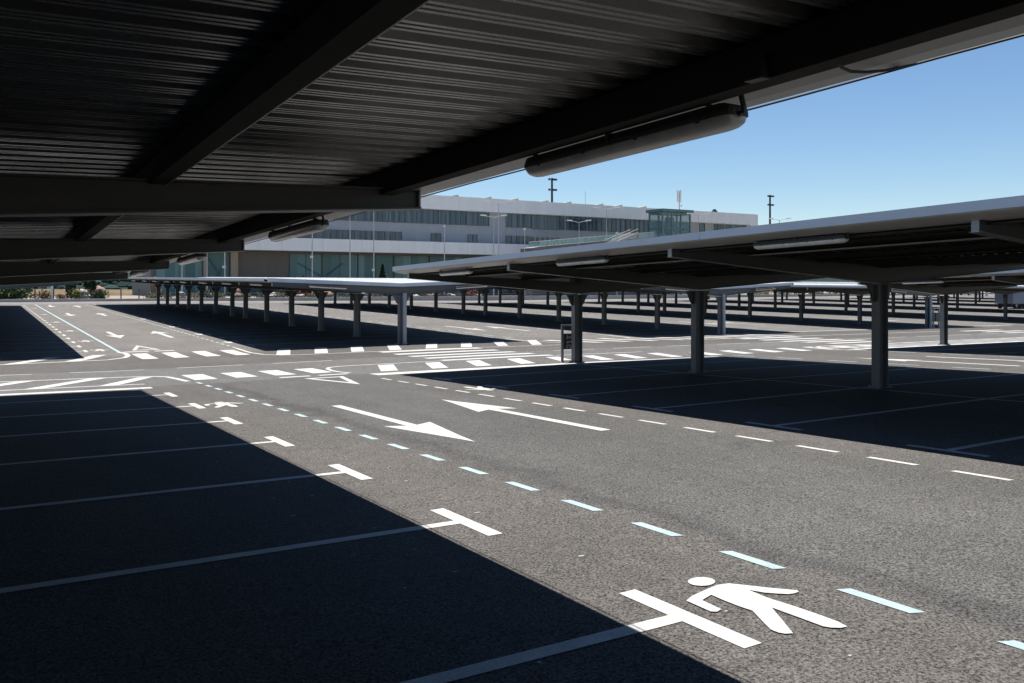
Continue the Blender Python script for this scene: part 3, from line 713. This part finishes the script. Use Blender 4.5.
# far wooded slope at the left: too many trees to count
b = MB()
for _ in range(420):
    u = random.uniform(-60, 230); Y = random.uniform(330, 900) ; x = xat(u, Y); d = math.hypot(x, Y)
    if x > 330: continue
    f = (d - 330) / 150 * .05 if d < 480 else .05 + (d - 480) / 520 * .07
    z0 = -1. + 42 * max(0, f) * 1.15; w_ = random.uniform(1.6, 4.2); ht = random.uniform(2.0, 5.0)
    nseg = 7
    for zz, k in ((0, .0),): pass
    rings = [(0, .45), (.25, 1), (.6, .85), (.88, .45)]
    vs = []
    for fz, fr in rings:
        for i in range(nseg):
            a = 6.283 * i / nseg; r = w_ * fr * random.uniform(.75, 1.2); vs.append((x + r * math.cos(a), Y + r * math.sin(a), z0 - .6 + ht * fz * random.uniform(.92, 1.08)))
    vs.append((x, Y, z0 - .6 + ht))
    fs = [(j * nseg + i, j * nseg + (i + 1) % nseg, (j + 1) * nseg + (i + 1) % nseg, (j + 1) * nseg + i) for j in range(3) for i in range(nseg)] + [(3 * nseg + i, 3 * nseg + (i + 1) % nseg, 4 * nseg) for i in range(nseg)]
    b.add(vs, fs)
tag(b.build('far_woodland', M['leaf_far']), 'dark wooded slope beyond the dry field at the far left', 'woodland', kind='stuff')

# bollards, posts and railing along the pavement
for i, (u, lb) in enumerate(((35, 'leftmost black bollard at the far kerb'), (53.5, 'black bollard beside the thick grey post'), (88, 'black bollard below the taller dark clipped tree'), (121, 'black bollard right of the round green shrub'), (139, 'black bollard next to the start of the railing'))):
    Y = 106; x = xat(u, Y)
    b = MB(); b.tube([(0, 0, 0), (0, 0, 1.15)], .07, 10); b.tube([(0, 0, 1.15), (0, 0, 1.22), (0, 0, 1.25)], .082, 10, .05)
    tag(b.build('bollard', M['darkmetal'], loc=(x, Y, h(x, Y) + .09)), lb, 'bollard', 'bollards along the far kerb')
b = MB(); b.tube([(0, 0, 0), (0, 0, 2.2)], .14, 10); b.tube([(0, 0, 2.2), (0, 0, 2.26)], .16, 10, .1)
tag(b.build('grey_post', M['galv'], loc=(xat(52, 109.5), 109.5, h(5, 109.5) - .05)), 'thick grey post beside a black bollard at the far kerb', 'post')
r_ = empty('railing', (0, 106.6, 0), label='long low dark railing along the far pavement behind the canopies', cat='railing')
x0, x1 = xat(146, 106.6), xat(700, 106.6); xs = [x0 + (x1 - x0) * i / 40 for i in range(41)]
b = MB()
for zz in (.78, .45): b.tube([(x, 0, h(x, 106.6) + .1 + zz) for x in xs], .035, 6)
b.build('rail', M['darkmetal'], r_)
for x in xs:
    b = MB(); b.tube([(x, 0, h(x, 106.6) + .095), (x, 0, h(x, 106.6) + .93)], .035, 6); b.build('rail_post', M['darkmetal'], r_)

# ------------------------------------------------------------------ terminal building
YF = 150.
BZ = EYE                                               # heights below are given above the eye level
tb = empty('terminal_building', (0, YF, 0), label='long white and grey terminal building with rows of dark blue windows behind the car park', cat='building')
bx = lambda u: xat(u, YF)
def wbox(name, ua, ub, ya, yb, za, zb, m, parent=tb):
    b = MB(); b.box(bx(ua), bx(ub), ya, yb, za + BZ, zb + BZ); return b.build(name, M[m], parent)
UL, UR = 152, 753
wbox('parapet', UL, UR, -1.6, 24, 14.3, 16.9, 'parapet')
wbox('roof', UL + .5, UR - .5, -1.3, 23.7, 16.9, 17.0, 'roofcream')
b = MB()                                                # front wall of the two office floors
b.box(bx(UL), bx(746), 0, 23.4, 7.3 + BZ, 14.3 + BZ); b.build('wall', M['wall'], tb)
wbox('end_wall', 746, UR, -1.6, 24, -2.6, 14.298, 'parapet')
def window(ua, ub, za, zb, mt='glass', step=1.2, frame=True, y=-.06):
    xa, xb = bx(ua), bx(ub)
    b = MB(); b.box(xa, xb, y, y + .05, za + BZ, zb + BZ); w = b.build('window', M[mt], tb)
    if frame:
        b = MB(); n = max(1, round((xb - xa) / step))
        for i in range(n + 1):
            x = xa + (xb - xa) * i / n; t = .10 if i % 3 == 0 else .05
            b.box(x - t / 2, x + t / 2, y - .10, y - .003, za + BZ, zb + BZ)
        b.box(xa, xb, y - .12, y - .103, za + BZ - .08, za + BZ + .04); b.build('frame', M['mull'], w)
    return w
for ua, ub in ((160, 215), (217, 270), (272, 330), (332, 371), (372, 404.5), (405.5, 438.5), (440, 465.5), (466.5, 488.8)): window(ua, ub, 11.55, 14.25)
for ua, ub in ((506, 523), (524, 531)): window(ua, ub, 11.5, 14.25)
window(531.5, 559.5, 11.35, 14.25, 'glass', 6)
for ua, ub in ((560.5, 564), (566, 586), (587.5, 606), (607, 625), (626, 648), (649, 690)): window(ua, ub, 11.4, 14.25)
for ua, ub in ((699, 704.5), (714, 720.5)): window(ua, ub, 9.6, 14.2)
window(722, 745.8, 12.2, 14.2, 'glass', 3)
for ua, ub in ((200, 249), (250, 300), (302, 330), (331, 371.5), (373, 401.5), (431, 440.8), (468, 477), (506, 516.5), (518, 530)): window(ua, ub, 7.35, 9.75)
b = MB()                                                # entrance openings by the ramp
for i in range(6): b.box(bx(531 + i * 5), bx(534.2 + i * 5), -.06, -.01, 7.4 + BZ, 9.6 + BZ)
b.build('doorway', M['carglass'], tb)
wbox('band', 140, 531, -5.2, -.15, 5.55, 7.75, 'bandm')
wbox('soffit', 141, 530, -5.0, -.2, 5.45, 5.548, 'darkwall')
# ground floor, set back below the band
wbox('ground_wall', UL, 745, 1.5, 22, -2.6, 7.28, 'darkwall')
def gwin(ua, ub, za, zb, mt, step, y=1.4):
    w = window(ua, ub, za, zb, mt, step, True, y); return w
gwin(157, 204, -2.4, 5.2, 'teal', 4); gwin(207, 231, -2.4, 5.2, 'teal', 5)
wbox('pier', 232, 239, .6, 1.45, -2.6, 5.44, 'beige')
wbox('pier', 204.5, 206.8, .6, 1.45, -2.6, 5.44, 'beige')
for ua, ub in ((292, 324), (325, 360), (361, 396), (397, 432), (433, 480)): gwin(ua, ub, -2.4, 5.2, 'teal', 3.2)
for ua, ub in ((490, 500), (503, 512), (515, 537)): gwin(ua, ub, -2.0, 2.5, 'bluewall', 6)
for p in (((300, 3.6), (345, -1)), ((345, 3.6), (312, -1)), ((410, -1), (440, 3.8)), ((210, 4.5), (228, -.5)), ((212, -.5), (226, 3))):
    b = MB(); (ua, za), (ub, zb) = p; b.tube([(bx(ua), 1.2, za + BZ), (bx(ub), 1.2, zb + BZ)], .10, 6); b.build('brace', M['bluewall'], tb)
for u in (448, 481, 508, 538, 561, 593, 612, 636):      # roof lights, wedge shaped
    xa, xb = bx(u), bx(u + 11)
    b = MB(); b.prism([(xa, .2, 17.0 + BZ), (xb, .2, 17.0 + BZ), (xb, .2, 17.55 + BZ)], [(xa, 20, 17.0 + BZ), (xb, 20, 17.0 + BZ), (xb, 20, 17.55 + BZ)]); b.build('roof_light', M['roofcream'], tb)
b = MB(); b.box(bx(719) - .5, bx(719) + .5, 1, 2, 17.0 + BZ, 17.6 + BZ); b.box(bx(719) - .3, bx(719) + .3, 1.2, 1.8, 17.6 + BZ, 17.95 + BZ); b.build('roof_vent', M['darkmetal'], tb)
b = MB(); b.tube([(bx(607), 8, 17 + BZ), (bx(607), 8, 21 + BZ)], .05, 6); b.build('lightning_rod', M['galv'], tb)
# raised walkway rising to the lift tower
YW = 133.
rw = empty('raised_walkway', (0, YW, 0), label='raised walkway with glass sides climbing towards the glass lift tower', cat='walkway')
wx = lambda u: xat(u, YW)
q = [(532, 6.5), (540, 6.8), (600, 8.15), (655, 9.4)]
b = MB()
for (ua, za), (ub, zb) in zip(q, q[1:]): b.prism([(wx(ua), 0, -2.6 + BZ), (wx(ub), 0, -2.6 + BZ), (wx(ub), 0, zb + BZ), (wx(ua), 0, za + BZ)], [(wx(ua), 4, -2.6 + BZ), (wx(ub), 4, -2.6 + BZ), (wx(ub), 4, zb + BZ), (wx(ua), 4, za + BZ)])
b.build('ramp_wall', M['darkwall'], rw)
def clear_glass(name, col, al):
    m = bpy.data.materials.new(name); m.use_nodes = True; p = m.node_tree.nodes['Principled BSDF']; p.inputs['Base Color'].default_value = (*col, 1); p.inputs['Roughness'].default_value = .05; p.inputs['Alpha'].default_value = al; p.inputs['Specular IOR Level'].default_value = .8; return m
M['clear'] = clear_glass('clear green glass', (.25, .42, .42), .45)
for yy in (.1, 3.9):
    b = MB()
    for (ua, za), (ub, zb) in zip(q[1:], q[2:]): b.prism([(wx(ua), yy, za + .05 + BZ), (wx(ub), yy, zb + .05 + BZ), (wx(ub), yy, zb + .95 + BZ), (wx(ua), yy, za + .95 + BZ)], [(wx(ua), yy + .03, za + .05 + BZ), (wx(ub), yy + .03, zb + .05 + BZ), (wx(ub), yy + .03, zb + .95 + BZ), (wx(ua), yy + .03, za + .95 + BZ)])
    gp = b.build('glass_side', M['clear'], rw)
    b = MB(); b.tube([(wx(u), yy - .05, z + .98 + BZ) for u, z in q[1:]], .05, 6)
    for i in range(16):
        u = 540 + 115 * i / 15; z = 6.8 + 1.35 * (u - 540) / 60 if u < 600 else 8.15 + 1.25 * (u - 600) / 55
        b.tube([(wx(u), yy - .06, z + BZ), (wx(u), yy - .06, z + .98 + BZ)], .035, 6)
    b.build('handrail', M['galv'], gp)
st = empty('outside_stair', (0, 127.5, 0), label='pale flight of stairs rising in front of the raised walkway by the lift tower', cat='stairs')
sx0, sx1 = xat(612, 127.5), xat(638, 127.5)
b = MB(); n = 20
for i in range(n):
    xa, xb = sx0 + (sx1 - sx0) * i / n, sx0 + (sx1 - sx0) * (i + 1) / n; z = BZ + 7.3 + 2.3 * (i + 1) / n
    b.box(xa, xb - .003, 0, 2.2, z - .35, z)
b.build('flight', M['stair'], st)
for yy in (-.06, 2.26):
    b = MB(); b.prism([(sx0, yy - .05, BZ + 7.0), (sx1, yy - .05, BZ + 9.3), (sx1, yy - .05, BZ + 9.8), (sx0, yy - .05, BZ + 7.5)], [(sx0, yy + .05, BZ + 7.0), (sx1, yy + .05, BZ + 9.3), (sx1, yy + .05, BZ + 9.8), (sx0, yy + .05, BZ + 7.5)])
    b.tube([(sx0, yy, BZ + 8.2), (sx1, yy, BZ + 10.4)], .05, 6); b.build('stringer', M['stair'], st)
b = MB(); b.box(sx0 - 2.5, sx0, 0, 2.2, BZ + 7.0, BZ + 7.3); b.box(sx0 - 2.4, sx0 - 2.1, .2, .5, -1, BZ + 7.0); b.box(sx1, sx1 + 1, 0, 2.2, BZ + 9.3, BZ + 9.6); b.box(sx1 + .6, sx1 + .9, .8, 1.1, -1, BZ + 9.3); b.build('landing', M['stair'], st)
# glass lift tower
YT = 132.
lt = empty('lift_tower', (0, YT, 0), label='glass lift tower with a flat dark roof standing before the terminal', cat='tower')
ta, tm = xat(662.5, YT), xat(690.0, YT); W_ = tm - ta; DT = ta / xat(649.5, 1.) - YT
b = MB()
for x in (ta, ta + W_ * .33, ta + W_ * .66, tm):
    for y in (0, DT): b.box(x - .14, x + .14, y - .14, y + .14, -2.6 + BZ, 14.5 + BZ)
for z in (3.0, 6.0, 8.4, 11.2, 14.3):
    for y in (0, DT): b.box(ta, tm, y - .11, y + .11, z + BZ - .14, z + BZ + .14)
    for x in (ta, tm): b.box(x - .11, x + .11, .11, DT - .11, z + BZ - .14, z + BZ + .14)
b.build('frame', M['teelframe'], lt)
b = MB(); b.box(ta - .5, tm + .5, -.6, DT + .6, 14.55 + BZ, 15.1 + BZ); b.build('roof', M['teelframe'], lt)
b = MB(); b.box(ta + .15, tm - .15, -.03, .03, -2.5 + BZ, 14.3 + BZ); b.box(ta + .15, tm - .15, DT - .03, DT + .03, -2.5 + BZ, 14.3 + BZ); b.box(ta - .03, ta + .03, .15, DT - .15, -2.5 + BZ, 14.3 + BZ); b.box(tm - .03, tm + .03, .15, DT - .15, -2.5 + BZ, 14.3 + BZ)
M['towerglass'] = clear_glass('tower glass', (.20, .36, .38), .18)
b.build('glazing', M['towerglass'], lt)
b = MB(); b.box(ta + W_ * .38, ta + W_ * .62, DT * .42, DT * .62, -2.5 + BZ, 13.6 + BZ); b.build('lift_shaft', M['mull'], lt)
b = MB(); b.box(ta + .2, tm - .2, .3, DT - .3, 8.2 + BZ, 8.36 + BZ); b.build('floor', M['stair'], lt)
# mobile antenna mast on the terminal roof
ya = 155.; xa = xat(679.3, ya); zb_ = 17.0 + BZ
am = empty('antenna_mast', (xa, ya, zb_), label='mobile phone antenna mast with white panels on the terminal roof', cat='antenna')
b = MB(); b.tube([(0, 0, 0), (0, 0, 5.2)], .14, 8); b.build('mast', M['galv'], am)
for a in range(3):
    t = a * 2.094 + .5; b = MB(); cx_, cy_ = .42 * math.cos(t), .42 * math.sin(t); b.box(cx_ - .16, cx_ + .16, cy_ - .1, cy_ + .1, 2.5, 5.4); b.tube([(0, 0, 3), (cx_, cy_, 3)], .04, 6); b.tube([(0, 0, 5), (cx_, cy_, 5)], .04, 6); b.build('antenna_panel', M['lampwhite'], am)
b = MB(); b.tube([(.35, -.3, 1.7), (.35, -.38, 1.7)], .3, 10); b.tube([(0, 0, 1.7), (.35, -.3, 1.7)], .04, 6); b.build('dish', M['lampwhite'], am)
# floodlight masts behind the terminal
for u, top, lb in ((552, 178, 'floodlight mast rising behind the terminal roof, left of centre'), (770, 195, 'floodlight mast right of the terminal, standing alone against the sky')):
    Y = 205.; x = xat(u, Y); ht = (V0 - top) / F * depth(x, Y) + EYE
    r_ = empty('floodlight_mast', (x, Y, -.8), label=lb, cat='mast', group='floodlight masts')
    b = MB(); b.tube([(0, 0, 0), (0, 0, ht + .8)], .45, 10, .30); b.build('pole', M['darkmetal'], r_)
    for z in (ht - 2.8, ht + .2):
        b = MB(); b.box(-1.3, 1.3, -.1, .1, z - .08, z + .08); f_ = b.build('crossarm', M['darkmetal'], r_)
        for sx_ in (-1.15, 1.15, .42):
            b = MB(); b.box(sx_ - .25, sx_ + .25, -.6, -.11, z - .1, z + .42); b.build('floodlight', M['darkmetal'], f_)
# street lamps in front of the terminal
def street_lamp(u, top, Y, arms, lb, spot=None):
    x = xat(u, Y); ht = (V0 - top) / F * depth(x, Y) + EYE; z0 = h(x, Y) - .05
    r_ = empty('street_lamp', (x, Y, z0), R(-31), label=lb, cat='street lamp', group='street lamps before the terminal')
    H_ = ht - z0
    b = MB(); b.tube([(0, 0, 0), (0, 0, H_ * .5), (0, 0, H_)], .10, 8, .055); b.build('pole', M['galv'], r_)
    for sg in arms:
        b = MB(); b.tube([(0, 0, H_ - .1), (sg * .6, 0, H_ + .05), (sg * 1.5, 0, H_ + .22)], .045, 6); a_ = b.build('arm', M['galv'], r_)
        b = MB(); b.prism([(sg * 1.2, -.2, H_ + .12), (sg * 2.3, -.16, H_ + .25), (sg * 2.3, .16, H_ + .25), (sg * 1.2, .2, H_ + .12)], [(sg * 1.25, -.12, H_ + .36), (sg * 2.2, -.1, H_ + .42), (sg * 2.2, .1, H_ + .42), (sg * 1.25, .12, H_ + .36)]); b.build('lamp_head', M['lampwhite'], a_)
    if spot:
        z = (V0 - spot) / F * depth(x, Y) + EYE - z0
        b = MB(); b.box(-.22, .16, -.4, -.1, z - .16, z + .16); b.build('spotlight', M['lampwhite'], r_)
Y1 = 116.
for u, top, Y, arms, lb, sp in (
    (498.6, 202.7, Y1, (-1, 1), 'tall two-armed street lamp at the right end of the white band', None),
    (493.7, 217, 124, (-1, 1), 'lower two-armed street lamp half behind the tall one at the band\'s end', None),
    (606.5, 209, Y1, (-1, 1), 'two-armed street lamp against the parapet left of the lift tower', None),
    (579, 222, 128, (-1, 1), 'two-armed street lamp before the long upper window strip', None),
    (698.5, 215, 124, (-1, 1), 'two-armed street lamp just right of the lift tower', None),
    (779.5, 220, Y1, (-1, 1), 'two-armed street lamp right of the terminal near the lone mast', None),
    (444.5, 225.5, Y1, (), 'single spotlight pole between the two small windows', 226),
    (524.6, 228.5, Y1, (), 'single spotlight pole left of the ramp entrance', 229),
    (617, 232, Y1, (), 'single spotlight pole by the pale stairs', 233),
    (312.3, 196, Y1, (1,), 'street lamp pole in front of the left end of the terminal glazing', 257),
    (350, 196, Y1, (1,), 'street lamp pole between the left and middle glazing bays', None),
    (373.8, 196, Y1, (-1, 1), 'street lamp pole beside the small conifer', 270),
    (224.8, 215, Y1, (1,), 'street lamp pole before the dark glass left of the beige pier', 267),
    (207, 215, 124, (1,), 'street lamp pole farther back, left of the dark glass', None),
    (182, 222, 124, (1,), 'leftmost street lamp pole, before the terminal\'s left end', None)):
    street_lamp(u, top, Y, arms, lb, sp)

# ------------------------------------------------------------------ vehicles and small things at the right
def wheel(parent, x, y, r, w, sgn):
    b = MB(); b.tube([(x, y - w / 2, r), (x, y + w / 2, r)], r, 20); t = b.build('wheel', M['black'], parent)
    b = MB(); yy = y + sgn * (w / 2 + .004); b.tube([(x, yy - .004, r), (x, yy + .004, r)], r * .58, 16); b.build('rim', M['galv'], t)
vx, vy = 95.6, 51.8
bv = empty('box_van', (vx, vy, h(vx, vy)), label='blue-grey box van parked beside the canopies at the right edge', cat='van')
b = MB(); b.prism([(0, -1.0, .55), (3.9, -1.0, .55), (3.9, 1.0, .55), (0, 1.0, .55)], [(0, -1.0, 2.68), (3.9, -1.0, 2.68), (3.9, 1.0, 2.68), (0, 1.0, 2.68)]); b.build('cargo_box', M['van'], bv)
for sy_ in (-.5, .5):
    b = MB(); b.box(-.03, -.004, sy_ - .47, sy_ + .47, .62, 2.6); d_ = b.build('rear_door', M['van'], bv)
    b = MB(); b.tube([(-.05, sy_ * .2, .8), (-.05, sy_ * .2, 2.4)], .015, 6); b.build('handle', M['galv'], d_)
    b = MB(); b.box(-.04, -.002, sy_ * 1.84 - .06, sy_ * 1.84 + .06, .40, .53); b.build('tail_light', M['red'], bv)
b = MB(); q = [(3.95, .45), (5.7, .45), (5.75, 1.05), (5.2, 1.3), (4.85, 2.05), (3.95, 2.1)]; b.prism([(x, -.95, z) for x, z in q], [(x, .95, z) for x, z in q]); b.build('cab', M['van'], bv)
b = MB(); b.box(4.05, 4.75, -.965, -.952, 1.3, 1.95); b.box(4.05, 4.75, .952, .965, 1.3, 1.95); b.build('cab_window', M['carglass'], bv)
b = MB(); b.box(0, 3.9, -.4, .4, .38, .545); b.box(-.1, -.035, -.9, .9, .38, .46); b.build('chassis', M['darkmetal'], bv)
for x in (.8, 4.75):
    for s in (-1, 1): wheel(bv, x, s * .85, .36, .22, s)
cx_, cy_ = xat(969, 99.), 99.
cr = empty('parked_car', (cx_, cy_, h(cx_, cy_)), label='dark parked car in the far shade left of the orange post', cat='car')
q = [(-2.3, .35), (-2.35, .85), (-1.95, 1.02), (-1.25, 1.62), (.55, 1.66), (1.3, 1.12), (2.15, .98), (2.3, .7), (2.28, .35)]
b = MB(); b.prism([(x, -.88, z) for x, z in q], [(x, .88, z) for x, z in q]); b.build('body', M['cardark'], cr)
b = MB()
for s in (-1, 1): b.prism([(x, s * .885, z) for x, z in ((-1.7, 1.05), (-1.15, 1.53), (.5, 1.56), (1.1, 1.08))], [(x, s * .892, z) for x, z in ((-1.7, 1.05), (-1.15, 1.53), (.5, 1.56), (1.1, 1.08))])
b.build('side_window', M['carglass'], cr)
for x in (-1.4, 1.4):
    for s in (-1, 1): wheel(cr, x, s * .8, .34, .2, s)
for s in (-.65, .65): b = MB(); b.box(2.2, 2.31, s - .16, s + .16, .66, .84); b.build('headlight', M['lampwhite'], cr)
ox, oy = xat(986.3, 92.), 92.
op = empty('marker_post', (ox, oy, h(ox, oy)), label='slender orange marker post right of the dark parked car', cat='post')
b = MB(); b.tube([(0, 0, 0), (0, 0, .7)], .24, 10); b.build('base', M['lampwhite'], op)
b = MB(); b.tube([(0, 0, .7), (0, 0, 2.3)], .24, 10); b.tube([(0, 0, 2.3), (0, 0, 2.36)], .24, 10, .1); b.build('sleeve', M['orange'], op)
gx, gy_ = xat(708.5, 96.), 96.
tm_ = empty('ticket_machine', (gx, gy_, h(gx, gy_)), label='yellow ticket machine seen far off beside the second post of the right canopy', cat='ticket machine')
b = MB(); b.box(-.15, .15, -.12, .12, 0, .55); b.build('pedestal', M['darkmetal'], tm_)
b = MB(); b.prism([(-.3, -.2, .55), (.3, -.2, .55), (.3, .2, .55), (-.3, .2, .55)], [(-.28, -.14, 1.5), (.28, -.14, 1.5), (.28, .2, 1.5), (-.28, .2, 1.5)]); b.build('cabinet', M['yellow'], tm_)
b = MB(); b.box(-.18, .18, -.215, -.185, .95, 1.2); b.build('screen', M['carglass'], tm_)
rx, ry = xat(43, 190.), 190.
rsn = empty('red_sign', (rx, ry, h(rx, ry) - .05), label='small red sign on a post in the field at the far left', cat='sign')
b = MB(); b.tube([(0, 0, 0), (0, 0, 1.7)], .05, 6); b.build('post', M['galv'], rsn)
b = MB(); b.box(-.45, .45, -.04, .04, 1.25, 2.0); b.build('panel', M['red'], rsn)

# ------------------------------------------------------------------ light, sky, camera
SUN = Vector((.14, .72, 2.65)).normalized(); EL = math.asin(SUN.z); AZ = math.atan2(SUN.x, SUN.y)
w = bpy.data.worlds.new('World'); S.world = w; w.use_nodes = True; nt = w.node_tree
sky = nt.nodes.new('ShaderNodeTexSky'); sky.sky_type = 'NISHITA'; sky.sun_disc = False; sky.sun_elevation = EL; sky.sun_rotation = AZ
sky.altitude = 600; sky.air_density = 1.0; sky.dust_density = 0.0; sky.ozone_density = 2.2
hs = nt.nodes.new('ShaderNodeHueSaturation'); hs.inputs['Saturation'].default_value = 1.12; hs.inputs['Value'].default_value = 1.03; nt.links.new(sky.outputs[0], hs.inputs['Color']); nt.links.new(hs.outputs[0], nt.nodes['Background'].inputs[0]); nt.nodes['Background'].inputs[1].default_value = .05
sl_ = bpy.data.lights.new('sun', 'SUN'); sl_.energy = 5.0; sl_.angle = R(.5); sl_.color = (1, .955, .89)
so = bpy.data.objects.new('sun', sl_); COL.objects.link(so); so.rotation_euler = (-SUN).to_track_quat('-Z', 'Y').to_euler(); so.location = (0, 0, 60)
cam = bpy.data.cameras.new('camera'); co = bpy.data.objects.new('camera', cam); COL.objects.link(co)
co.location = (0, 0, EYE); co.rotation_euler = (R(90), 0, -TH)
cam.sensor_width = 36; cam.lens = F / 1024 * 36; cam.shift_y = -(341.5 - V0) / 1024; cam.clip_start = .05; cam.clip_end = 20000
S.camera = co
S.view_settings.view_transform = 'Standard'; S.view_settings.look = 'None'; S.view_settings.exposure = 1.25; S.view_settings.gamma = 1
S.cycles.max_bounces = 6; S.cycles.diffuse_bounces = 4
